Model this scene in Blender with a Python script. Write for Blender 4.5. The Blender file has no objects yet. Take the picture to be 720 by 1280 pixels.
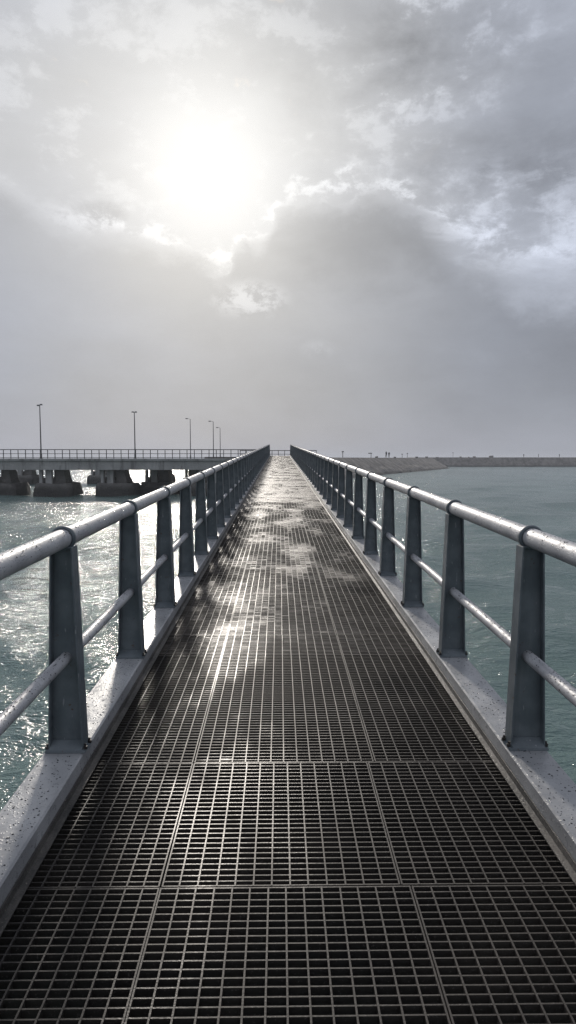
import bpy, bmesh, math, random
import numpy as np
from mathutils import Vector, Matrix
random.seed(7)
R = math.radians
sc = bpy.context.scene
col = sc.collection
EYE = 4.0                    # eye above the water, water at z = 0
SL = 0.0264                  # slope of the footbridge
DZ = EYE - 1.6
F, PITCH, YAW = 833.06, 0.0805, -0.0132
def dk(y): return DZ + SL * y
def at(px, Y):               # world X of a photo column at distance Y (used to measure where things stand)
    return (px - 360) / F * (math.cos(PITCH) * Y) - YAW * Y * 1.0

# ------------------------------------------------------------------ helpers
def tag(o, label=None, cat=None, group=None, kind=None):
    for k, v in (('label', label), ('category', cat), ('group', group), ('kind', kind)):
        if v: o[k] = v
    return o
def empty(name, loc, rz=0):
    o = bpy.data.objects.new(name, None); col.objects.link(o)
    o.location = loc; o.rotation_euler = (0, 0, rz); o.empty_display_size = .2
    return o
class MB:
    def __init__(s): s.v = []; s.f = []; s.sm = []
    def add(s, vs, fs, smooth=False):
        b = len(s.v); s.v += [tuple(v) for v in vs]
        s.f += [tuple(b + i for i in f) for f in fs]; s.sm += [smooth] * len(fs)
        return s
    def box(s, x0, x1, y0, y1, z0, z1):
        return s.add([(x0,y0,z0),(x1,y0,z0),(x1,y1,z0),(x0,y1,z0),(x0,y0,z1),(x1,y0,z1),(x1,y1,z1),(x0,y1,z1)],
                     [(0,3,2,1),(4,5,6,7),(0,1,5,4),(1,2,6,5),(2,3,7,6),(3,0,4,7)])
    def frustum(s, a, b, z0, z1):      # a, b = (x0,x1,y0,y1) at bottom / top
        return s.add([(a[0],a[2],z0),(a[1],a[2],z0),(a[1],a[3],z0),(a[0],a[3],z0),(b[0],b[2],z1),(b[1],b[2],z1),(b[1],b[3],z1),(b[0],b[3],z1)],
                     [(0,3,2,1),(4,5,6,7),(0,1,5,4),(1,2,6,5),(2,3,7,6),(3,0,4,7)])
    def tube(s, pts, rad, n=20, caps=True):
        pts = [Vector(p) for p in pts]; m = len(pts); rings = []
        rad = rad if isinstance(rad, (list, tuple)) else [rad] * m
        for i, p in enumerate(pts):
            d = (pts[min(i+1, m-1)] - pts[max(i-1, 0)]).normalized()
            u = Vector((0,0,1)) if abs(d.z) < .9 else Vector((1,0,0))
            a = d.cross(u).normalized(); b = a.cross(d)
            rings.append([p + (a*math.cos(2*math.pi*k/n) + b*math.sin(2*math.pi*k/n)) * rad[i] for k in range(n)])
        vs = [v for r in rings for v in r]
        fs = [(i*n+k, i*n+(k+1) % n, (i+1)*n+(k+1) % n, (i+1)*n+k) for i in range(m-1) for k in range(n)]
        s.add(vs, fs, True)
        if caps:
            s.add(rings[0], [tuple(range(n))[::-1]]); s.add(rings[-1], [tuple(range(n))])
        return s
    def build(s, name, mat, parent=None, loc=(0,0,0), off=None, bevel=0):
        me = bpy.data.meshes.new(name)
        v = s.v if off is None else [(x-off[0], y-off[1], z-off[2]) for x, y, z in s.v]
        me.from_pydata(v, [], s.f); me.polygons.foreach_set('use_smooth', s.sm)
        me.update()
        bm = bmesh.new(); bm.from_mesh(me)
        bmesh.ops.recalc_face_normals(bm, faces=bm.faces); bm.to_mesh(me); bm.free()
        me.materials.append(mat)
        o = bpy.data.objects.new(name, me); col.objects.link(o); o.location = loc
        if parent: o.parent = parent
        if bevel:
            m = o.modifiers.new('bevel', 'BEVEL'); m.width = bevel; m.segments = 2; m.limit_method = 'ANGLE'
        return o
def copy_tree(o, parent=None):
    c = o.copy(); col.objects.link(c); c.parent = parent
    for ch in o.children: copy_tree(ch, c)
    return c

# ------------------------------------------------------------------ node helpers
class G:
    def __init__(s, nt): s.nt = nt; s.N = nt.nodes; s.L = nt.links
    def n(s, typ, ins=None, **kw):
        o = s.N.new(typ)
        for k, v in kw.items(): setattr(o, k, v)
        for k, v in (ins or {}).items(): s.set(o.inputs[k], v)
        return o
    def set(s, sock, v):
        if isinstance(v, V): v = v.s
        if isinstance(v, bpy.types.NodeSocket): s.L.new(v, sock)
        elif isinstance(v, (int, float)) and sock.type in ('RGBA',): sock.default_value = (v, v, v, 1)
        elif isinstance(v, (tuple, list)) and sock.type == 'RGBA' and len(v) == 3: sock.default_value = (*v, 1)
        else: sock.default_value = v
    def m(s, op, a, b=None, c=None, clamp=False):
        o = s.N.new('ShaderNodeMath'); o.operation = op; o.use_clamp = clamp
        for i, x in enumerate((a, b, c)):
            if x is not None: s.set(o.inputs[i], x)
        return V(s, o.outputs[0])
    def val(s, sock): return V(s, sock)
    def smooth(s, x, lo, hi, a=0., b=1.):
        o = s.n('ShaderNodeMapRange', {'Value': x, 'From Min': lo, 'From Max': hi, 'To Min': a, 'To Max': b}, interpolation_type='SMOOTHSTEP')
        return V(s, o.outputs['Result'])
    def lin(s, x, lo, hi, a=0., b=1.):
        o = s.n('ShaderNodeMapRange', {'Value': x, 'From Min': lo, 'From Max': hi, 'To Min': a, 'To Max': b})
        return V(s, o.outputs['Result'])
    def noise(s, vec, scale, detail=4, rough=.5, dist=0., sc3=None):
        if sc3: vec = s.n('ShaderNodeVectorMath', {0: vec, 1: sc3}, operation='MULTIPLY').outputs[0]
        o = s.n('ShaderNodeTexNoise', {'Vector': vec, 'Scale': scale, 'Detail': detail, 'Roughness': rough, 'Distortion': dist})
        return V(s, o.outputs[0])
    def mix(s, f, a, b):
        o = s.n('ShaderNodeMix', data_type='RGBA'); s.set(o.inputs[0], f); s.set(o.inputs[6], a); s.set(o.inputs[7], b)
        return o.outputs[2]
class V:
    def __init__(s, g, sock): s.g = g; s.s = sock
    def __add__(s, o): return s.g.m('ADD', s, o)
    __radd__ = __add__
    def __mul__(s, o): return s.g.m('MULTIPLY', s, o)
    __rmul__ = __mul__
    def __sub__(s, o): return s.g.m('SUBTRACT', s, o)
    def __rsub__(s, o): return s.g.m('SUBTRACT', o, s)
    def __truediv__(s, o): return s.g.m('DIVIDE', s, o)
def mat(name, fn):
    m = bpy.data.materials.new(name); m.use_nodes = True
    m.node_tree.nodes.clear(); g = G(m.node_tree)
    out = g.n('ShaderNodeOutputMaterial'); b = g.n('ShaderNodeBsdfPrincipled')
    g.L.new(b.outputs[0], out.inputs[0])
    g.pos = g.n('ShaderNodeNewGeometry').outputs['Position']
    g.obj = g.n('ShaderNodeTexCoord').outputs['Object']
    fn(g, b); return m
def bump(g, b, h, dist, strength=1.):
    o = g.n('ShaderNodeBump', {'Height': h, 'Distance': dist, 'Strength': strength}); g.L.new(o.outputs[0], b.inputs['Normal']); return o

# ------------------------------------------------------------------ materials
def f_post(g, b):
    n = g.noise(g.pos, 9, 5); n2 = g.noise(g.pos, 60, 3, sc3=(1, 1, .25))
    c = g.mix(g.smooth(n, .35, .7), (.098, .118, .130), (.148, .170, .183))
    c = g.mix(g.smooth(n2, .66, .74), c, (.27, .28, .285))
    c = g.mix(g.smooth(g.noise(g.pos, 22, 6, .7), .64, .69), c, (.10, .065, .045))
    c = g.mix(g.smooth(g.noise(g.pos, 3, 5, .7, sc3=(4, 4, .5)), .55, .72) * .35, c, (.20, .21, .215))
    g.set(b.inputs['Base Color'], c)
    g.set(b.inputs['Roughness'], g.lin(n2, .3, .7, .34, .6))
    bump(g, b, g.noise(g.pos, 160, 3), .0012, .5)
M_post = mat('dark_slate_paint', f_post)
def f_rail(g, b):
    n = g.noise(g.pos, 5, 6, .6); n2 = g.noise(g.pos, 90, 3, .6)
    c = g.mix(g.smooth(n, .3, .72), (.34, .34, .355), (.50, .50, .505))
    c = g.mix(g.smooth(n2, .60, .72), c, (.16, .16, .17))
    g.set(b.inputs['Base Color'], c); g.set(b.inputs['Metallic'], .2)
    g.set(b.inputs['Roughness'], g.lin(g.noise(g.pos, 30, 5, .7), .3, .7, .40, .66))
    v = g.n('ShaderNodeTexVoronoi', {'Vector': g.pos, 'Scale': 95.0, 'Randomness': 1.0})
    drop = g.smooth(v.outputs['Distance'], .38, .12)
    keep = g.smooth(g.noise(g.pos, 14, 3), .42, .6)
    bump(g, b, drop * keep + g.noise(g.pos, 25, 4) * .6, .0022, .8)
M_rail = mat('wet_galvanised_pipe', f_rail)
def f_ledge(g, b):
    n = g.noise(g.pos, 3, 6, .6); n2 = g.noise(g.pos, 24, 5, .6)
    c = g.mix(g.smooth(n, .3, .7), (.25, .252, .258), (.38, .382, .386))
    v = g.n('ShaderNodeTexVoronoi', {'Vector': g.pos, 'Scale': 42.0, 'Randomness': 1.0})
    keep = g.smooth(g.noise(g.pos, 30, 2), .55, .6)
    sp = g.smooth(v.outputs['Distance'], .26, .16) * keep
    c = g.mix(sp * .25, c, (.05, .05, .055))
    c = g.mix(g.smooth(g.noise(g.pos, 6, 6, .7, sc3=(1.5, .5, 1)), .56, .72) * .5, c, (.10, .095, .09))
    g.set(b.inputs['Base Color'], c)
    g.set(b.inputs['Roughness'], g.lin(n2, .3, .7, .22, .48))
    v2 = g.n('ShaderNodeTexVoronoi', {'Vector': g.pos, 'Scale': 75.0, 'Randomness': 1.0})
    bump(g, b, g.smooth(v2.outputs['Distance'], .4, .1) * g.smooth(n2, .4, .6) + g.noise(g.pos, 12, 3) * 1.2, .0022, .8)
M_ledge = mat('wet_grey_ledge_paint', f_ledge)
def f_lip(g, b):
    n = g.noise(g.pos, 8, 6, .7, sc3=(1, .35, 1)); n2 = g.noise(g.pos, 55, 4, .7)
    c = g.mix(g.smooth(n, .35, .65), (.035, .034, .032), (.11, .10, .09))
    c = g.mix(g.smooth(n2, .60, .72), c, (.26, .235, .20))
    g.set(b.inputs['Base Color'], c); g.set(b.inputs['Roughness'], g.lin(n2, .3, .7, .3, .75))
    bump(g, b, n2, .004)
M_lip = mat('grimy_steel_angle', f_lip)
def f_grate(g, b):
    n = g.noise(g.pos, 1.3, 5, .6); n2 = g.noise(g.pos, 110, 3, .7); wet = g.noise(g.pos, 1.1, 6, .62, sc3=(1.2, .55, 1))
    c = g.mix(g.smooth(n, .35, .7), (.028, .0245, .022), (.058, .050, .043))
    c = g.mix(g.smooth(n2, .58, .75) * .6, c, (.20, .18, .165))
    g.set(b.inputs['Base Color'], c); g.set(b.inputs['Metallic'], .1); g.set(b.inputs['Specular IOR Level'], .34)
    w = g.smooth(wet, .47, .60)
    g.set(b.inputs['Roughness'], g.lin(w, 0, 1, .56, .36))
    bump(g, b, n2, .0015, .8)
M_grate = mat('wet_steel_grating', f_grate)
def f_film(g, b):
    n = g.noise(g.pos, 40, 4, .6)
    m_ = g.noise(g.pos, 2.2, 6, .65, sc3=(1, .5, 1))
    g.set(b.inputs['Base Color'], g.mix(g.smooth(m_, .35, .65), (.12, .102, .085), (.22, .192, .165))); g.set(b.inputs['Roughness'], g.lin(n + (m_ - .5) * 1.2, .2, .8, .60, .32)); g.set(b.inputs['IOR'], 1.4)
    bump(g, b, n, .004)
M_film = mat('silty_water_film', f_film)
def f_bolt(g, b):
    n = g.noise(g.pos, 70, 3)
    g.set(b.inputs['Base Color'], g.mix(n.s, (.02, .02, .022), (.07, .06, .055))); g.set(b.inputs['Roughness'], .5); g.set(b.inputs['Metallic'], .3)
M_bolt = mat('dark_bolt_steel', f_bolt)
def f_conc(g, b):
    n = g.noise(g.pos, .35, 5, .6); st = g.noise(g.pos, 1, 6, .65, sc3=(1.6, 1.6, .22)); n3 = g.noise(g.pos, 7, 4)
    c = g.mix(g.smooth(n, .3, .7), (.32, .315, .30), (.46, .45, .43))
    c = g.mix(g.smooth(st, .48, .66) * .75, c, (.17, .165, .155))
    c = g.mix(g.smooth(n3, .6, .75) * .5, c, (.33, .32, .31))
    g.set(b.inputs['Base Color'], c); g.set(b.inputs['Roughness'], .85)
    bump(g, b, st + n3 * .5, .05)
M_conc = mat('stained_concrete', f_conc)
def f_wetconc(g, b):
    z = g.val(g.n('ShaderNodeSeparateXYZ', {0: g.pos}).outputs[2])
    n = g.noise(g.pos, 1.3, 6, .7); n3 = g.noise(g.pos, 6, 4)
    c = g.mix(g.smooth(z + n * 1.2, 1.1, 2.4), (.040, .037, .033), (.20, .19, .175))
    c = g.mix(g.smooth(n3, .55, .72) * .4, c, (.12, .11, .10))
    g.set(b.inputs['Base Color'], c); g.set(b.inputs['Roughness'], g.lin(n3, .3, .7, .55, .9))
    bump(g, b, n + n3 * .4, .18)
M_wet = mat('weedy_tidal_concrete', f_wetconc)
def f_revet(g, b):
    z = g.val(g.n('ShaderNodeSeparateXYZ', {0: g.pos}).outputs[2])
    n = g.noise(g.pos, .12, 5, .6); st = g.noise(g.pos, .5, 6, .7, sc3=(.9, .9, .15)); n3 = g.noise(g.pos, 2.2, 4, .7)
    c = g.mix(g.smooth(st, .35, .65), (.105, .095, .084), (.24, .22, .198))
    c = g.mix(g.smooth(n3, .55, .7) * .5, c, (.07, .064, .06))
    c = g.mix(g.smooth(z + n3 * .8, .55, 1.25), (.028, .026, .024), c)
    g.set(b.inputs['Base Color'], c); g.set(b.inputs['Roughness'], .9)
    bump(g, b, st + n3, .25)
M_revet = mat('stone_revetment', f_revet)
def f_rail2(g, b):
    n = g.noise(g.pos, 4, 3)
    g.set(b.inputs['Base Color'], g.mix(n.s, (.035, .035, .036), (.085, .082, .08))); g.set(b.inputs['Roughness'], .55)
M_far = mat('weathered_dark_metal', f_rail2)
def f_lamp(g, b):
    g.set(b.inputs['Base Color'], g.mix(g.noise(g.pos, 2, 3).s, (.07, .07, .07), (.12, .12, .12))); g.set(b.inputs['Roughness'], .5)
M_pole = mat('lamp_pole_grey', f_lamp)
def f_lens(g, b):
    g.set(b.inputs['Base Color'], g.mix(g.noise(g.pos, 8, 2).s, (.3, .3, .3), (.4, .4, .4))); g.set(b.inputs['Roughness'], .2)
M_lens = mat('lamp_glass', f_lens)
def f_cloth(a, bb):
    def f(g, b):
        g.set(b.inputs['Base Color'], g.mix(g.noise(g.obj, 4, 3).s, a, bb)); g.set(b.inputs['Roughness'], .9)
    return f
M_skin = mat('skin', f_cloth((.22, .14, .10), (.26, .17, .12)))
M_dark = mat('dark_clothes', f_cloth((.03, .03, .035), (.05, .05, .055)))
def f_asph(g, b):
    g.set(b.inputs['Base Color'], g.mix(g.noise(g.pos, 3, 5, .7).s, (.045, .045, .045), (.08, .078, .075))); g.set(b.inputs['Roughness'], .7)
M_asph = mat('worn_asphalt', f_asph)
def f_sea(g, b):
    d = g.n('ShaderNodeVectorMath', {0: g.pos}, operation='LENGTH').outputs['Value']
    n = g.noise(g.pos, .05, 4, .6, sc3=(1, .4, 1))
    c = g.mix(g.smooth(n, .35, .65), (.100, .160, .148), (.145, .212, .198))
    g.set(b.inputs['Base Color'], c); g.set(b.inputs['IOR'], 1.333)
    g.set(b.inputs['Roughness'], g.smooth(d, 4, 90, .06, .17))
    h1 = g.noise(g.pos, 1.1, 6, .66, .2, sc3=(.6, 1.4, 1))
    h2 = g.noise(g.pos, 5.5, 4, .6, .4, sc3=(.8, 1.2, 1))
    h4 = g.noise(g.pos, 17, 3, .6, .3, sc3=(.8, 1.2, 1))
    h3 = g.noise(g.pos, .25, 5, .62, sc3=(.5, 1.5, 1))
    patch = g.smooth(g.noise(g.pos, .035, 4, .6, sc3=(.5, 1.6, 1)), .35, .65, .7, 1.15)
    h = (h1 * .22 + h2 * .065 + h4 * .015 + h3 * .24) * patch
    bump(g, b, h, 1.0, .9)
M_sea = mat('sea_water', f_sea)

# ------------------------------------------------------------------ sky
SAZ, SEL = -0.0966, R(22.5)
def azel(px, py):
    x, up = (px - 360) / F, (640 - py) / F
    y = math.cos(PITCH) + math.sin(PITCH) * up; z = -math.sin(PITCH) + math.cos(PITCH) * up
    X = math.cos(YAW) * x - math.sin(YAW) * y; Y = math.sin(YAW) * x + math.cos(YAW) * y
    return math.atan2(X, Y), math.atan2(z, math.hypot(X, Y))
w = bpy.data.worlds.new('World'); sc.world = w; w.use_nodes = True
w.node_tree.nodes.clear(); g = G(w.node_tree)
out = g.n('ShaderNodeOutputWorld')
D = g.n('ShaderNodeTexCoord').outputs['Generated']
sx = g.n('ShaderNodeSeparateXYZ', {0: D}); dx, dy, dz = [g.val(sx.outputs[i]) for i in range(3)]
az = g.m('ARCTAN2', dx, dy); el = g.m('ARCSINE', dz)
sv = (math.sin(SAZ)*math.cos(SEL), math.cos(SAZ)*math.cos(SEL), math.sin(SEL))
sd = g.val(g.n('ShaderNodeVectorMath', {0: D, 1: sv}, operation='DISTANCE').outputs['Value'])
def ex(a): return g.m('EXPONENT', a)
n_big = g.noise(D, 3.2, 7, .56, .35, sc3=(1, 1, 2.1))
n_mid = g.noise(D, 8.5, 8, .60, .25, sc3=(1, 1, 1.7))
n_fin = g.noise(D, 26, 7, .66, .2, sc3=(1, 1, 1.5))
n_soft = g.noise(D, 2.2, 4, .45, .3, sc3=(1, 1, 2.0))
# outline of the low cloud bank: elevation of its upper edge by azimuth
fc = g.n('ShaderNodeFloatCurve'); cu = fc.mapping.curves[0]
prof = [(-60,215),(0,232),(60,262),(130,276),(200,302),(250,314),(282,332),(298,303),(332,297),(350,252),(400,238),(468,233),(505,246),(548,276),(600,308),(680,332),(780,330)]
pp = [azel(*p) for p in prof]
lo, hi = -.62, .62
while len(cu.points) < len(pp): cu.points.new(.5, .5)
for q, (a, e) in zip(cu.points, pp): q.location = ((a - lo) / (hi - lo), e)
fc.mapping.update()
g.set(fc.inputs['Value'], g.lin(az, lo, hi))
edge = g.val(fc.outputs[0])
warp = (n_mid - .5) * .085 + (n_fin - .5) * .07 + (n_big - .5) * .02
t = edge + warp - el
bank = g.smooth(t, -.008, g.lin(n_soft, .35, .65, .016, .055) + g.smooth(az, .12, .4) * .05); bank_soft = g.smooth(t, -.05, .10)
def blob(px, py, rx, ry, soft=.5):
    a, e = azel(px, py)
    q = g.m('SQRT', (az - a) * (az - a) * (1/(rx/F)**2) + (el - e) * (el - e) * (1/(ry/F)**2))
    return g.smooth(q + (n_mid - .5) * 1.5 + (n_fin - .5) * .6, 1 + soft, 1 - soft)
halo = ex(sd * sd * (-1/.08**2)) * .36 + ex(sd * sd * (-1/.155**2)) * .24 + ex(sd * (-1/.30)) * .22
n_str = g.noise(D, 7, 7, .62, .5, sc3=(1, 1, 3.2))
upper = .505 + halo + (n_big - .5) * .08 + (n_mid - .5) * .15 + (n_str - .5) * .09
wisp = g.smooth(n_mid + (n_fin - .5) * .7, .50, .66)
upper = upper + wisp * .12 * ex(sd * (-1/.9))
upper = upper - blob(740, 130, 200, 90, .85) * .165 - blob(650, 188, 120, 22, .9) * .06 - blob(420, 30, 80, 50, .9) * .10 - blob(560, 20, 70, 50, .9) * .11
upper = upper + blob(510, 60, 70, 60, .7) * wisp * .14 + blob(640, 285, 150, 50, .7) * (g.smooth(n_str + (n_fin - .5) * .5, .46, .64) * .19 - .07)
low = .305 + ex(sd * (-1/.19)) * .60 + (n_soft - .5) * .12 + (n_mid - .5) * .09 + (n_str - .5) * .05
low = low + g.smooth(el, .12, -.02) * .035 + g.smooth(az, .25, -.25) * .035 - g.smooth(az, .05, .45) * g.smooth(el, .02, .16) * .075
low = low + blob(312, 374, 34, 16, .8) * g.smooth(n_fin, .44, .58) * .26 + blob(450, 290, 100, 52, .9) * -.10 + blob(398, 436, 16, 8, .8) * g.smooth(n_fin, .4, .6) * .07
rim = g.smooth(t, -.020, -.002) * g.smooth(t, .014, .002)
rim = rim * g.smooth(n_fin, .42, .64) * g.smooth(az, azel(40, 260)[0], azel(190, 280)[0], .12, 1.) * ex(sd * (-1/.22)) * .75
lum = upper + (low - upper) * bank + rim - blob(133, 266, 20, 11, .5) * .13 + blob(140, 274, 60, 20, .8) * g.smooth(n_fin, .42, .6) * .09
lum = g.m('SMOOTH_MIN', g.m('MAXIMUM', lum, .05), 1.03, .55)
behind = g.smooth(dy, .1, -.5, 1.0, .95)
lum = lum * behind
sk = g.n('ShaderNodeTexSky', sky_type='NISHITA'); sk.sun_disc = False
sk.sun_elevation = SEL; sk.sun_rotation = -.135; sk.air_density = 1.0; sk.dust_density = 2.0
warm = g.smooth(sd + (n_soft - .5) * .30, .06, .50)
tint = g.mix(warm, (1.0, 1.0, .985), (.905, .972, 1.135))
cc = g.n('ShaderNodeVectorMath', {0: tint}, operation='SCALE'); g.set(cc.inputs['Scale'], lum)
bg1 = g.n('ShaderNodeBackground', {'Color': sk.outputs[0], 'Strength': .06})
bg2 = g.n('ShaderNodeBackground', {'Color': cc.outputs[0], 'Strength': 1.0})
gap = g.smooth(n_big + (n_mid - .5) * .4, .36, .28) * g.smooth(el, .35, .55) * .5
mx = g.n('ShaderNodeMixShader'); g.set(mx.inputs[0], .96 - gap); g.L.new(bg1.outputs[0], mx.inputs[1]); g.L.new(bg2.outputs[0], mx.inputs[2])
g.L.new(mx.outputs[0], out.inputs[0])

sl = bpy.data.lights.new('sun', 'SUN'); sl.energy = 2.7; sl.angle = R(4.5); sl.color = (1.0, .93, .84)
so = bpy.data.objects.new('sun', sl); col.objects.link(so)
LAZ = -.135
so.rotation_euler = (Vector((math.sin(LAZ)*math.cos(SEL), math.cos(LAZ)*math.cos(SEL), math.sin(SEL)))).to_track_quat('Z', 'Y').to_euler(); so.location = (0, 0, 40)

# ------------------------------------------------------------------ sea: one polar sheet out to the horizon with real waves near
def sea():
    fr = np.linspace(-R(55), R(55), 420); bk = np.linspace(R(55), R(305), 130)[1:-1]
    th = np.concatenate([fr, bk]); th = th % (2*math.pi)
    rr = np.concatenate([[.6], np.geomspace(1.2, 9000, 470)])
    T, Q = np.meshgrid(th, rr); X = Q*np.sin(T); Y = Q*np.cos(T)
    Z = np.zeros_like(X); rng = np.random.RandomState(3)
    sp = np.gradient(rr)[:, None] + 0*T
    for k in range(46):
        lam = .5 * (11/.5) ** rng.rand(); a = .0062 * lam ** .75
        d = R(200) + rng.randn() * .75; ph = rng.rand() * 6.28
        s = np.sin((X*math.sin(d) + Y*math.cos(d)) * 2*math.pi/lam + ph + .8*np.sin(X*.13*rng.rand()+Y*.11*rng.rand()+ph))
        fade = np.clip((lam/(3*sp)) - .6, 0, 1)
        Z += a * fade * (s + .35 * (s*s - .5))
    n, m = X.shape
    me = bpy.data.meshes.new('sea')
    v = np.stack([X, Y, Z], -1).reshape(-1, 3)
    i = np.arange(n-1)[:, None]; j = np.arange(m)[None, :]; j2 = (j+1) % m
    q = np.stack([i*m+j, i*m+j2, (i+1)*m+j2, (i+1)*m+j], -1).reshape(-1, 4)
    c0 = len(v); v = np.concatenate([v, [[0, 0, 0]]])
    fs = q[:, ::-1].tolist() + [(c0, k, (k+1) % m) for k in range(m)]
    me.from_pydata(v.tolist(), [], fs); me.polygons.foreach_set('use_smooth', [True]*len(fs)); me.update()
    bm = bmesh.new(); bm.from_mesh(me); bmesh.ops.recalc_face_normals(bm, faces=bm.faces)
    bm.faces.ensure_lookup_table()
    if bm.faces[100].normal.z < 0: bmesh.ops.reverse_faces(bm, faces=bm.faces)
    bm.to_mesh(me); bm.free()
    me.materials.append(M_sea); o = bpy.data.objects.new('sea', me); col.objects.link(o)
    tag(o, 'grey-green rippled sea water around the footbridge', 'water', kind='structure')
sea()

# ------------------------------------------------------------------ footbridge
XL, XR, HK, WL = -.925, 1.089, .1125, .205
PL, PR = -1.0248, 1.2033
Y0, Y1 = -1.2, 70.6
def prism(section, y0, y1, nseg=1):     # section (x,z) polygon extruded along the sloping walkway
    b = MB(); n = len(section); vs = []
    for i in range(nseg+1):
        y = y0 + (y1-y0)*i/nseg
        vs += [(x, y, dk(y)+z) for x, z in section]
    fs = [(i*n+k, i*n+(k+1) % n, (i+1)*n+(k+1) % n, (i+1)*n+k) for i in range(nseg) for k in range(n)]
    fs += [tuple(range(n)), tuple(nseg*n+k for k in range(n))]
    return b.add(vs, fs)
fbr = empty('footbridge', (0, 0, DZ))
tag(fbr, 'long narrow steel footbridge with dark wet mesh grating deck between grey ledges', 'footbridge')
OFF = (0, 0, DZ)
for s, xe in ((-1, XL), (1, XR)):
    o = prism([(xe + s*a, z) for a, z in ((.014, HK-.008), (.022, HK), (WL-.006, HK), (WL, HK-.006), (WL, -.30), (WL-.012, -.30), (WL-.012, HK-.014), (.026, HK-.014), (.026, -.12), (.014, -.12))], Y0, Y1, 30).build('ledge_beam', M_ledge, fbr, off=OFF)
    o['label'] = 'painted grey ledge of the bridge, wet and speckled, on the %s' % ('left' if s < 0 else 'right')
    prism([(xe - s*.022, .004), (xe + s*.012, .004), (xe + s*.012, .040), (xe + s*.006, .040), (xe + s*.005, .011), (xe - s*.022, .009)], Y0, Y1, 30).build('edge_angle', M_lip, fbr, off=OFF)
    prism([(xe + s*.002, -.20), (xe + s*.012, -.20), (xe + s*.012, .0038), (xe + s*.002, .0038)], Y0, Y1, 30).build('side_plate', M_bolt, fbr, off=OFF)

LONG = .0645; TRAN = .0338
FILM = MB()
from mathutils import noise as mnoise
def wetness(x, y):
    q = Vector((x*1.9, y*.8, 3.1)); n = mnoise.fractal(q, 1.0, 2.0, 4) + .35*mnoise.noise(Vector((x*9, y*5, 0)))
    base_ = -1.1 if y < 4.9 else min(.60, -.44 + (y-5)*.072)
    for (cx, cy, rx, ry, a) in ((-.26, 3.27, .16, .06, .95), (-.42, 2.9, .035, .35, 1.0), (-.32, 5.7, .32, .55, .42), (-.30, 7.0, .4, .6, .40), (.35, 6.6, .22, .30, .3), (-.1, 8.3, .6, .8, .2), (.4, 9.6, .6, .9, .15)):
        base_ += a*math.exp(-((x-cx)/rx)**2 - ((y-cy)/ry)**2)
    return base_ + n*.50
def panel(x0, x1, y0, y1):
    b = MB(); dep = .050
    def lb(x, wd, top=0.0):
        a, c = y0+.0035, y1-.0035
        tt = top + random.uniform(-.0004, .0004); h = wd/2
        za, zc = dk(a), dk(c); jx = random.uniform(-.0018, .0018); jy = random.uniform(-.0018, .0018)
        b.add([(x-h+jx,a,za-dep),(x+h+jx,a,za-dep),(x+h+jy,c,zc-dep),(x-h+jy,c,zc-dep),(x-h+jx,a,za+tt),(x+h+jx,a,za+tt),(x+h+jy,c,zc+tt),(x-h+jy,c,zc+tt)],
              [(0,3,2,1),(4,5,6,7),(0,1,5,4),(1,2,6,5),(2,3,7,6),(3,0,4,7)])
    def tb(y, wd, top):
        h = wd/2; j = random.uniform(-.0012, .0012); k = random.uniform(-.0012, .0012); z = dk(y); a, c = x0+.003, x1-.003
        b.add([(a,y-h+j,z-dep+.004),(c,y-h+k,z-dep+.004),(c,y+h+k,z-dep+.004),(a,y+h+j,z-dep+.004),(a,y-h+j,z+top),(c,y-h+k,z+top),(c,y+h+k,z+top),(a,y+h+j,z+top)],
              [(0,3,2,1),(4,5,6,7),(0,1,5,4),(1,2,6,5),(2,3,7,6),(3,0,4,7)])
    n = max(2, round((x1-x0)/LONG)); st = (x1-x0)/n
    lb(x0+.0042, .0056); lb(x1-.0042, .0056)
    for i in range(1, n): lb(x0+i*st, .0058)
    n = max(2, round((y1-y0)/TRAN)); st = (y1-y0)/n
    tb(y0+.006, .0062, -.0007); tb(y1-.006, .0062, -.0007)
    for i in range(1, n): tb(y0+i*st, .0053, -.0022 + random.uniform(-.0005, .0004))
    nx = max(2, round((x1-x0)/LONG)); ny = n; sx_ = (x1-x0)/nx
    for i in range(nx):
        for j in range(ny):
            cx, cy = x0+(i+.5)*sx_, y0+(j+.5)*st; v = wetness(cx, cy)
            if cy < 4.9 and v < -.1: continue
            k4 = min(1, max(0, (v + .60) / 1.35)); k4 = k4*k4*(3-2*k4)
            dp = .0023 + .0062*(1-k4)
            if dp > .0098 and cy < 9: continue
            a, c, d, e = cx-sx_/2+.0024, cx+sx_/2-.0024, cy-st/2+.0021, cy+st/2-.0021
            t = lambda: -dp + random.uniform(-.0009, .0006)
            t4 = t(); t5 = t4 + random.uniform(-.0006, .0006)
            FILM.add([(a,d,dk(d)+t4),(c,d,dk(d)+t4),(c,e,dk(e)+t5),(a,e,dk(e)+t5)], [(0,1,2,3)])
    return b.build('grating_panel', M_grate, fbr, off=OFF)
rows = [-1.2, .55, 2.29, 3.22, 5.41, 6.88, 8.60, 10.46, 12.8, 14.9]
while rows[-1] < Y1 - 1.5: rows.append(min(rows[-1] + random.choice((1.9, 2.0, 2.2)), Y1))
rows[-1] = Y1
xl, xr = XL + .004, XR - .004
for i in range(len(rows)-1):
    a, c = rows[i], rows[i+1]
    cuts = [xl, -.43, .475, xr] if i != 2 else [xl, -.43, .44, xr]
    if i > 8: cuts = [xl, xr]
    for k in range(len(cuts)-1): panel(cuts[k]+.001, cuts[k+1]-.001, a, c)
    MB().box(XL-.01, XR+.01, c-.04, c+.04, dk(c)-.20, dk(c)-.053).build('cross_beam', M_bolt, fbr, off=OFF)
# main girders below
for x in (-.5, .65):
    prism([(x-.07, -.62), (x+.07, -.62), (x+.07, -.202), (x-.07, -.202)], Y0, Y1, 4).build('girder', M_post, fbr, off=OFF)

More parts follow.
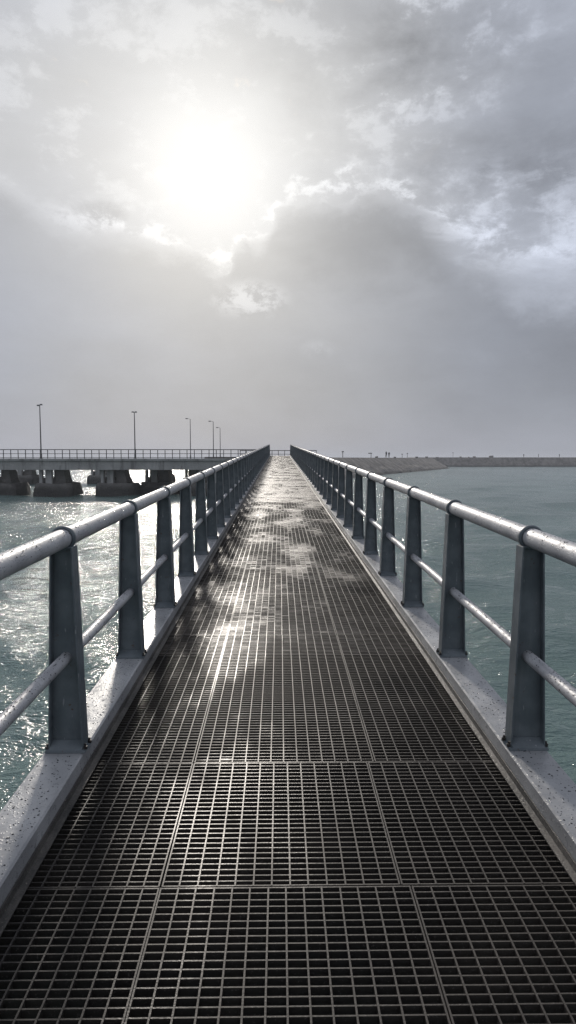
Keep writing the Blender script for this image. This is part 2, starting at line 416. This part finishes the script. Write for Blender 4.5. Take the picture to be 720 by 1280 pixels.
tag(FILM.build('water_film', M_film), 'thin films of dirty rainwater held in the mesh of the deck', 'puddles', kind='stuff')

# ---- railings
def make_post():
    b = MB(); H = 1.026 - .040; t0, t1 = .084, .052; fy = .045; ft = .008; y0 = 0
    for s in (-1, 1):
        a = (s*t0, s*(t0-ft)); c = (s*t1, s*(t1-ft))
        b.frustum((min(a), max(a), -fy, fy), (min(c), max(c), -fy, fy), .012, H)
    b.frustum((-t0+ft-.001, t0-ft+.001, -.005, .005), (-t1+ft-.001, t1-ft+.001, -.005, .005), .012, H)
    b.box(-t1+.001, t1-.001, -fy+.001, fy-.001, H-.006, H+.002)
    p = b.build('post', M_post, bevel=.0015)
    bp = MB().frustum((-.096, .096, -.062, .062), (-.093, .093, -.059, .059), 0, .012)
    bp.frustum((-.078, .078, -.058, -.006), (-.074, .074, -.012, -.006), .012, .045)
    bpo = bp.build('base_plate', M_post, p)
    for sx_ in (-1, 1):
        for sy_ in (-1, 1):
            bb = MB(); x, y = sx_*.090, sy_*.036
            bb.tube([(x, y, .010), (x, y, .024)], .011, 6); bb.tube([(x, y, .022), (x, y, .036)], .0055, 8)
            bb.build('bolt', M_bolt, p)
    c = MB(); n = 28
    Rr = .0455; prof = [(-.017, Rr+.001), (-.017, Rr+.008), (-.010, Rr+.014), (.010, Rr+.014), (.017, Rr+.008), (.017, Rr+.001)]
    vs = []
    for k in range(n):
        a = 2*math.pi*k/n
        vs += [(r*math.cos(a), y, r*math.sin(a) + 1.026) for y, r in prof]
    m = len(prof)
    c.add(vs, [(k*m+j, k*m+(j+1) % m, ((k+1) % n)*m+(j+1) % m, ((k+1) % n)*m+j) for k in range(n) for j in range(m)], True)
    c.box(-.030, .030, -.018, .018, .975, .985)
    c.build('collar', M_post, p)
    return p
P0 = make_post(); first = True
for side, px in (('left', PL), ('right', PR)):
    root = empty('handrail_fence', (px, 0, DZ))
    tag(root, 'steel pipe railing with tapered dark posts along the %s side of the footbridge' % side, 'railing', 'pipe railings of the footbridge')
    ys = [3.154 + 1.388*i for i in range(-1, 49) if 3.154 + 1.388*i < Y1]
    for y in ys:
        if first: p = P0; p.parent = root; first = False
        else: p = copy_tree(P0, root)
        p.location = (0, y, SL*y + HK)
    yy = [Y0 + i*(Y1-Y0)/60 for i in range(61)]
    hz = HK + 1.026
    MB().tube([(0 + random.uniform(-.0015, .0015), y, SL*y + hz + random.uniform(-.001, .001)) for y in yy], .0455, 36).build('top_rail', M_rail, root)
    hm = HK + .449
    MB().tube([(0, y, SL*y + hm) for y in yy], .0285, 28).build('middle_rail', M_rail, root)

# ---- rain droplets on ledges and rails, one patch of stuff
def droplets():
    rnd = random.Random(11); b = MB()
    def dome(c, r, h, nrm):
        u = nrm.orthogonal().normalized(); v = nrm.cross(u); n = 8; vs = []
        ex_ = rnd.uniform(.8, 1.3)
        for fr_, hh in ((1, 0), (.8, .6), (.42, .92)):
            for k in range(n):
                a = 2*math.pi*k/n; vs.append(c + (u*math.cos(a)*ex_ + v*math.sin(a))*r*fr_ + nrm*h*hh)
        vs.append(c + nrm*h); fs = []
        for q in range(2):
            fs += [(q*n+k, q*n+(k+1) % n, (q+1)*n+(k+1) % n, (q+1)*n+k) for k in range(n)]
        fs += [(2*n+k, 2*n+(k+1) % n, 3*n) for k in range(n)]
        b.add(vs, fs, True)
    for s, xe in ((-1, XL), (1, XR)):
        for _ in range(1900):
            y = 1.0 + 12 * rnd.random()**1.6; x = xe + s*rnd.uniform(.03, WL-.012)
            r = rnd.choice((.0015, .002, .0025, .003, .0045)); dome(Vector((x, y, dk(y)+HK)), r, r*.45, Vector((0, 0, 1)))
    for px in (PL, PR):
        for hz, rad in ((HK+1.026, .0462), (HK+.449, .0292)):
            for _ in range(1500):
                y = .8 + 9 * rnd.random()**1.5; a = rnd.gauss(0, .75); r = rnd.choice((.0012, .0018, .0025, .0032))
                nn = Vector((math.sin(a), 0, math.cos(a)))
                dome(Vector((px, y, dk(y)+hz)) + nn*rad, r, r*.6, nn)
    def f(g, bb):
        g.set(bb.inputs['Base Color'], (.05, .052, .055)); g.set(bb.inputs['Roughness'], .06); g.set(bb.inputs['IOR'], 1.33); g.set(bb.inputs['Transmission Weight'], .5)
    tag(b.build('rain_droplets', mat('rain_water', f)), 'scattered rain droplets beading on the ledges and pipe rails', 'droplets', kind='stuff')
droplets()

# ------------------------------------------------------------------ road bridge across the end
BY0, BY1 = 71.2, 79.4
BX0, BX1 = -62.0, 4.6
TOP = EYE - .02
rb = empty('road_bridge', (-30, BY0, TOP))
tag(rb, 'nearer concrete road bridge on dark footings crossing behind the left handrail, with railed edge', 'bridge')
o3 = (-30, BY0, TOP)
b = MB(); b.box(BX0, BX1, BY0+.12, BY1-.12, TOP-.75, TOP-.05); b.build('deck_slab', M_conc, rb, off=o3)
b = MB(); b.box(BX0, BX1, BY0-.10, BY0+.45, TOP-.25, TOP); b.box(BX0, BX1, BY1-.45, BY1+.10, TOP-.25, TOP); b.build('kerb', M_conc, rb, off=o3, bevel=.02)
x = BX0; i = 0
while x < BX1 - .1:                      # edge girders in spans, each with end stiffeners
    x2 = min(x + 6.45, BX1)
    for yy_ in (BY0+.13, BY1-.53):
        b = MB(); b.box(x+.02, x2-.02, yy_, yy_+.40, TOP-1.22, TOP-.252); b.build('girder', M_conc, rb, off=o3, bevel=.02)
    x = x2; i += 1
b = MB(); b.box(BX0, BX1, BY0+.46, BY1-.46, TOP-.05, TOP-.03); b.build('roadway', M_asph, rb, off=o3)

def railing(name, label, x0, x1, y, z, root_xyz, sp=.78):
    r = empty(name, root_xyz); tag(r, label, 'railing')
    n = int(round((x1-x0)/sp)); proto = None
    for i in range(n+1):
        xx = x0 + (x1-x0)*i/n
        if proto is None:
            p = MB().box(-.035, .035, -.03, .03, 0, .92).build('post', M_far, r); proto = p
        else:
            p = proto.copy(); col.objects.link(p); p.parent = r
        p.location = (xx - root_xyz[0], y - root_xyz[1], 0)
        p.rotation_euler = (0, random.uniform(-.012, .012), 0)
    for hz, t in ((.93, .040), (.50, .026), (.10, .026)):
        MB().box(x0-root_xyz[0]-.05, x1-root_xyz[0]+.05, -t+ y-root_xyz[1], t + y-root_xyz[1], hz-t, hz+t).build('rail', M_far, r)
    return r
railing('bridge_railing', 'dark three-bar railing along the near edge of the road bridge', -44.0, -1.25, BY0+.12, TOP, (-22, BY0+.12, TOP))
railing('bridge_railing', 'short railing seen across the far mouth of the footbridge', -4.6, 4.4, BY1-.15, TOP, (0, BY1-.15, TOP))

def rough_block(x0, x1, y0, y1, z0, z1, seed, amp=.22, round_=.35, cuts=7):
    rnd = random.Random(seed); bm = bmesh.new(); bmesh.ops.create_cube(bm, size=1)
    bmesh.ops.subdivide_edges(bm, edges=bm.edges, cuts=cuts, use_grid_fill=True)
    from mathutils import noise
    sx_, sy_, sz_ = x1-x0, y1-y0, z1-z0
    for v in bm.verts:
        p = v.co.copy(); r2 = math.hypot(p.x, p.y)*2
        k = 1 - round_*max(0, r2-1)*.7
        k *= 1 - .10*max(0, p.z*2)**3
        q = Vector(((p.x*k+.5)*sx_+x0, (p.y*k+.5)*sy_+y0, (p.z+.5)*sz_+z0))
        d = noise.noise_vector(q*.55 + Vector((seed, 0, 0)))*amp + noise.noise_vector(q*1.7)*amp*.45
        v.co = q + Vector((d.x, d.y, d.z*.6))
    vs = [v.co.copy() for v in bm.verts]; bm.verts.ensure_lookup_table(); fs = [tuple(v.index for v in f.verts) for f in bm.faces]; bm.free()
    b = MB(); b.add(vs, fs, True); return b
def pier(px, y0, label, wf=4.5, depth=4.6, seed=1, top=1.30, under=TOP-1.225, x=None, group='piers under the near road bridge'):
    x0 = at(px, y0) if x is None else x
    r = empty('bridge_pier', (x0 + wf/2, y0, 0)); tag(r, label, 'pier', group)
    off = (x0 + wf/2, y0, 0)
    rough_block(x0, x0+wf, y0-.3, y0+depth, -1.2, top, seed).build('footing', M_wet, r, off=off)
    rough_block(x0+.5, x0+wf-1.1, y0+1.6, y0+depth-.5, top-.4, top+.55, seed+5, .25).build('footing_step', M_wet, r, off=off)
    for k, yy_ in enumerate((y0+.45, y0+3.3)):
        for (a, c) in ((.75, 1.05), (1.42, 2.08)):
            MB().box(x0+a, x0+c, yy_, yy_+.55, top-.3, under).build('column', M_conc if k == 0 else M_wet, r, off=off, bevel=.02)
    MB().frustum((x0+2.2, x0+3.4, y0+1.2, y0+3.5), (x0+2.3, x0+3.1, y0+1.3, y0+3.4), top-.2, under).build('cross_wall', M_wet, r, off=off)
    return r
pier(-30, BY0+.3, 'bridge pier cut by the left edge of the photo', seed=2)
pier(39, BY0+.3, 'bridge pier with two pale columns standing below the tallest, leftmost lamp post', seed=3)
pier(116, BY0+.3, 'bridge pier on a rounded footing in the near row, left below the T-shaped lamp post', seed=4)
pier(172, BY0+3.1, 'bridge pier just above the left handrail, third footing of near row', seed=5, depth=3.6)
pier(222, BY0+3.1, 'bridge pier beside the abutment, last of the near row towards the footbridge', seed=6, depth=3.6)

# ---- second bridge behind, only its piers and lamps show
RY0, RY1 = 104.0, 111.0
rb2 = empty('road_bridge', (-50, RY0, TOP)); tag(rb2, 'second concrete bridge seen through the gaps below the nearer one', 'bridge')
o4 = (-50, RY0, TOP)
MB().box(-90, -13, RY0, RY1, TOP-.75, TOP-.05).build('deck_slab', M_conc, rb2, off=o4)
for yy_ in (RY0+.1, RY1-.5): MB().box(-90, -13, yy_, yy_+.4, TOP-1.25, TOP-.752).build('girder', M_conc, rb2, off=o4)
for px, lab in ((-60, 'far bridge pier beyond the left edge'), (10, 'far bridge pier showing left of the leftmost lamp post, between two near piers'), (107, 'small far bridge pier showing between the two clearest near piers'), (185, 'far bridge pier hidden mostly behind the third near pier')):
    if px < 0: continue
    pier(px, RY0, lab, wf=3.9 if px > 50 else 4.0, depth=4, seed=px+9, top=1.35, under=TOP-1.255, group='piers under the far bridge')

# ------------------------------------------------------------------ causeway (land with sloping stone face)
def land(name, base, crest, zt, label, kind='structure', m=M_revet, sub=14):
    # base outline at z=-1, crest outline at z=zt, same count
    b = MB(); n = len(base); vs = []; L = 7; rnd = random.Random(5)
    pts0, pts1 = [], []
    for i in range(n):
        a0, a1 = Vector(base[i]), Vector(base[(i+1) % n]); c0, c1 = Vector(crest[i]), Vector(crest[(i+1) % n])
        k = max(1, int((a1-a0).length/2.5))
        for q in range(k): pts0.append(a0.lerp(a1, q/k)); pts1.append(c0.lerp(c1, q/k))
    m_ = len(pts0)
    from mathutils import noise
    for l in range(L+1):
        t_ = l/L
        for p0, p1 in zip(pts0, pts1):
            p = p0.lerp(p1, t_); z = -1.0 + (zt+1.0)*t_
            amp = .45*(1-t_)**.7 if l < L else 0
            d = noise.noise_vector(Vector((p.x*.35, p.y*.35, z)))
            vs.append((p.x + d.x*amp, p.y + d.y*amp, z + d.z*amp*.5))
    fs = [(l*m_+k, l*m_+(k+1) % m_, (l+1)*m_+(k+1) % m_, (l+1)*m_+k) for l in range(L) for k in range(m_)]
    b.add(vs, fs, False)
    b.add([vs[L*m_+k] for k in range(m_)], [tuple(range(m_))])
    o = b.build(name, m); tag(o, label, 'embankment', kind=kind); return o
ZT = EYE + .16
base = [(-10.4, 79.8), (5.5, 79.8), (6.0, 106), (25, 157), (69, 262), (72, 280), (60, 300), (-15, 300), (-15.5, 130), (-13.6, 100)]
crest = [(-9.0, 81.0), (2.0, 81.0), (0.4, 108), (18.2, 160), (60.5, 264), (62, 277), (56, 292), (-10, 294), (-11.0, 130), (-10.2, 100)]
land('embankment', base, crest, ZT, 'long sloping stone embankment running away to the right beyond the footbridge')
MB().add([(-8, 82, ZT+.004), (-2.0, 82, ZT+.004), (-2.0, 108, ZT+.004), (14, 160, ZT+.004), (54, 262, ZT+.004), (48, 262, ZT+.004), (8, 160, ZT+.004), (-9, 108, ZT+.004)], [tuple(range(8))]).build('causeway_road', M_asph)['kind'] = 'structure'
fb = [(60, 318), (200, 316), (420, 322), (900, 350), (900, 380), (420, 350), (200, 344), (60, 346)]
fcst = [(66, 323), (200, 321.5), (420, 327.5), (896, 355), (896, 374), (420, 345), (200, 339), (66, 341)]
land('breakwater', fb, fcst, EYE + .42, 'low far breakwater closing the water on the right')

# abutment block and rubble under the right end of the road bridge
ab = empty('bridge_abutment', (-3, BY0+2, 0)); tag(ab, 'dark concrete abutment with rubble foot where road bridge meets the footbridge', 'abutment')
offa = (-3, BY0+2, 0)
MB().frustum((-9.2, 4.2, BY0+1.0, BY1-.2), (-9.0, 4.0, BY0+1.2, BY1-.4), -.5, TOP-1.225).build('wall', M_wet, ab, off=offa)
for xx in (-8.6, -7.0, -5.2, -3.4): MB().box(xx, xx+.5, BY0+.45, BY0+.98, .8, TOP-1.225).build('column', M_conc, ab, off=offa, bevel=.02)
rough_block(-10.6, 4.9, BY0-.6, BY1+.8, -1.2, 1.25, 31, .4, .2, 12).build('rubble_foot', M_wet, ab, off=offa)
MB().box(-2.2, 2.4, 70.0, 71.08, TOP-1.2, dk(70)-.63).build('bearing_block', M_conc, ab, off=offa)
MB().box(-1.25, 1.45, 70.62, 71.3, TOP-.1, TOP+.20).build('landing_step', M_conc, ab, off=offa, bevel=.02)

# ------------------------------------------------------------------ lamp posts
def lamp(px, Y, base, h, kind, label):
    X = at(px, Y); r = empty('lamp_post', (X, Y, base)); tag(r, label, 'lamp post', 'lamp posts on the road')
    MB().tube([(0, 0, 0), (0, 0, h*.5), (0, 0, h)], [.075, .062, .045], 10).build('pole', M_pole, r)
    MB().box(-.16, .16, -.16, .16, 0, .05).tube([(0, 0, .05), (0, 0, .55)], .10, 10).build('pole_base', M_pole, r)
    sides = (-1, 1) if kind != 'arm' else (-1,)
    for s in sides:
        L = {'arm': .42, 'double': .08, 'twin': .10}[kind]; hl = .34 if kind == 'arm' else .22; dz_ = .0 if kind != 'double' else (-.06 if s < 0 else .02)
        MB().tube([(0, 0, h-.02), (s*L*.45, 0, h+.05+dz_), (s*L, 0, h+.06+dz_)], .028, 8).build('arm', M_pole, r)
        hd = MB().frustum((min(s*(L-.06), s*(L+hl)), max(s*(L-.06), s*(L+hl)), -.12, .12), (min(s*(L-.03), s*(L+hl-.05)), max(s*(L-.03), s*(L+hl-.05)), -.07, .07), h+.01+dz_, h+.14+dz_).build('lamp_head', M_pole, r)
        MB().box(min(s*(L), s*(L+hl-.04)), max(s*L, s*(L+hl-.04)), -.09, .09, h-.012+dz_, h+.008+dz_).build('lens', M_lens, hd)
    return r
lamp(53, 73.2, TOP-.03, 5.75, 'double', 'tallest lamp post with small double head, leftmost of all, above the second pier')
lamp(169.5, 78.6, TOP-.03, 5.35, 'twin', 'lamp post with a flat T-shaped twin head, second from the left')
lamp(238.5, 106.5, TOP-.05, 6.25, 'arm', 'single-arm lamp post standing alone between the T-shaped lamp and the close pair')
lamp(267, 107.5, TOP+.1, 5.75, 'arm', 'single-arm lamp post, taller and left one of the close pair')
lamp(275.5, 126, ZT, 5.5, 'arm', 'single-arm lamp post, shorter and right one of the close pair')

# ------------------------------------------------------------------ tiny people and posts on the banks
def person(px, Y, z, label, pose, h=1.72, rz=0):
    X = at(px, Y); s = h/1.72
    V_ = [(0,0,.95),(0,0,1.2),(0,0,1.42),(0,0,1.52),(0,0,1.63),
          (.09,0,.90),(.11,.02,.50),(.12,0,.08),(.12,-.12,.04),(-.09,0,.90),(-.11,.10*pose,.50),(-.12,.22*pose,.08),(-.12,.22*pose-.12,.04),
          (.19,0,1.40),(.25,.02,1.12),(.24,-.10,.88),(-.19,0,1.40),(-.25,.02,1.12),(-.24,-.10-.1*pose,.90)]
    E_ = [(0,1),(1,2),(2,3),(3,4),(0,5),(5,6),(6,7),(7,8),(0,9),(9,10),(10,11),(11,12),(2,13),(13,14),(14,15),(2,16),(16,17),(17,18)]
    rad = [.15,.14,.15,.06,.105,.10,.07,.05,.04,.10,.07,.05,.04,.06,.045,.035,.06,.045,.035]
    me = bpy.data.meshes.new('person'); me.from_pydata([tuple(c*s for c in v) for v in V_], E_, [])
    me.materials.append(M_dark); o = bpy.data.objects.new('person', me); col.objects.link(o)
    m = o.modifiers.new('skin', 'SKIN'); sv_ = me.skin_vertices[0].data
    for k, r_ in enumerate(rad): sv_[k].radius = (r_*s, r_*s)
    sv_[0].use_root = True
    o.modifiers.new('sub', 'SUBSURF').levels = 1; o.modifiers['sub'].render_levels = 1
    o.location = (X, Y, z); o.rotation_euler = (0, 0, rz)
    tag(o, label, 'person'); return o
person(483, 181, ZT, 'dark-clad person walking on the embankment, left one of the pair', 1, 1.78, .6)
person(486.5, 182, ZT, 'dark-clad person walking on the embankment, right one of the pair', .5, 1.62, .3)
ZB = EYE + .42
person(656, 324, ZB, 'lone standing person on the far breakwater, leftmost of three spaced out', .2, 1.75, 0)
person(674.7, 324, ZB, 'lone standing person on the far breakwater, middle one of three spaced out', .6, 1.85, 1.)
person(701, 325, ZB, 'lone standing person on the far breakwater, nearest the right edge of the photo', .1, 1.75, 2.)
def marker(px, Y, z, h, label, arm=0):
    r = empty('marker_post', (at(px, Y), Y, z)); tag(r, label, 'post', 'posts on the embankment')
    MB().tube([(0,0,0),(0,0,h)], .07, 8).build('pole', M_far, r)
    MB().box(-.22-arm, .22, -.04, .04, h-.22, h).build('plate', M_far, r)
marker(428.5, 144, ZT, 1.35, 'small marker post on the embankment crest nearest the right handrail')
marker(464, 168, ZT, 1.2, 'low marker post with wide plate on the embankment crest', .5)
marker(503, 204, ZT, 1.2, 'thin marker post just right of the walking pair')
marker(509.5, 212, ZT, 1.5, 'taller thin marker post second to the right of the walking pair')
marker(567, 322, ZB, 2.3, 'post at the tip of the embankment, standing on the far breakwater', .2)
def boulder(px, Y, z, r_, label, seed):
    X = at(px, Y)
    b = rough_block(-r_, r_, -r_*.7, r_*.7, -.15, r_*.8, seed, r_*.4, .5, 4)
    o = b.build('boulder', M_wet, loc=(X, Y, z)); tag(o, label, 'boulder', 'boulders on the banks')
for k, (px, Y, z, r_, lab) in enumerate((
    (615, 324, ZB, .95, 'largest dark boulder on top of the far breakwater'),
    (593.5, 325, ZB, .7, 'dark boulder on the far breakwater left of the largest one'),
    (587, 324, ZB, .4, 'small dark boulder second left of the largest one on the far breakwater'),
    (576.5, 324, ZB, .5, 'small boulder on the far breakwater close to the tip of the embankment'),
    (521, 222, ZT, .5, 'boulder on the embankment crest right of the two thin posts'),
    (534, 235, ZT, .55, 'boulder on the embankment crest midway between thin posts and tip'),
    (547, 246, ZT, .45, 'boulder on the embankment crest nearest its tip'),
    (471, 172, ZT, .4, 'boulder on the embankment crest left of the walking pair'),
    (494, 192, ZT, .35, 'small boulder on the embankment crest just right of the walking pair'))):
    boulder(px, Y, z, r_, lab, 50+k)

# ------------------------------------------------------------------ haze
HAZE = .0005
if HAZE:
    hm = bpy.data.materials.new('haze'); hm.use_nodes = True; hm.node_tree.nodes.clear(); g = G(hm.node_tree)
    ou = g.n('ShaderNodeOutputMaterial'); pv = g.n('ShaderNodeVolumePrincipled', {'Color': (.76, .80, .88), 'Density': HAZE, 'Anisotropy': .2})
    g.L.new(pv.outputs[0], ou.inputs['Volume'])
    o = MB().box(-9500, 9500, -9500, 9500, -2.5, 13).build('haze', hm); o['kind'] = 'stuff'

# ------------------------------------------------------------------ camera
cd = bpy.data.cameras.new('camera'); cam = bpy.data.objects.new('camera', cd); col.objects.link(cam)
cd.sensor_fit = 'VERTICAL'; cd.sensor_height = 24; cd.lens = 24 * F / 1280; cd.clip_end = 30000; cd.clip_start = .05
cam.location = (0, 0, EYE); cam.rotation_euler = (math.pi/2 - PITCH, 0, YAW)
sc.camera = cam
sc.render.resolution_x, sc.render.resolution_y = 576, 1024
sc.view_settings.view_transform = 'Standard'; sc.view_settings.look = 'None'; sc.view_settings.exposure = 0; sc.view_settings.gamma = 1
sc.cycles.use_denoising = True; sc.cycles.denoising_prefilter = 'NONE'
sc.cycles.volume_bounces = 0; sc.cycles.max_bounces = 6
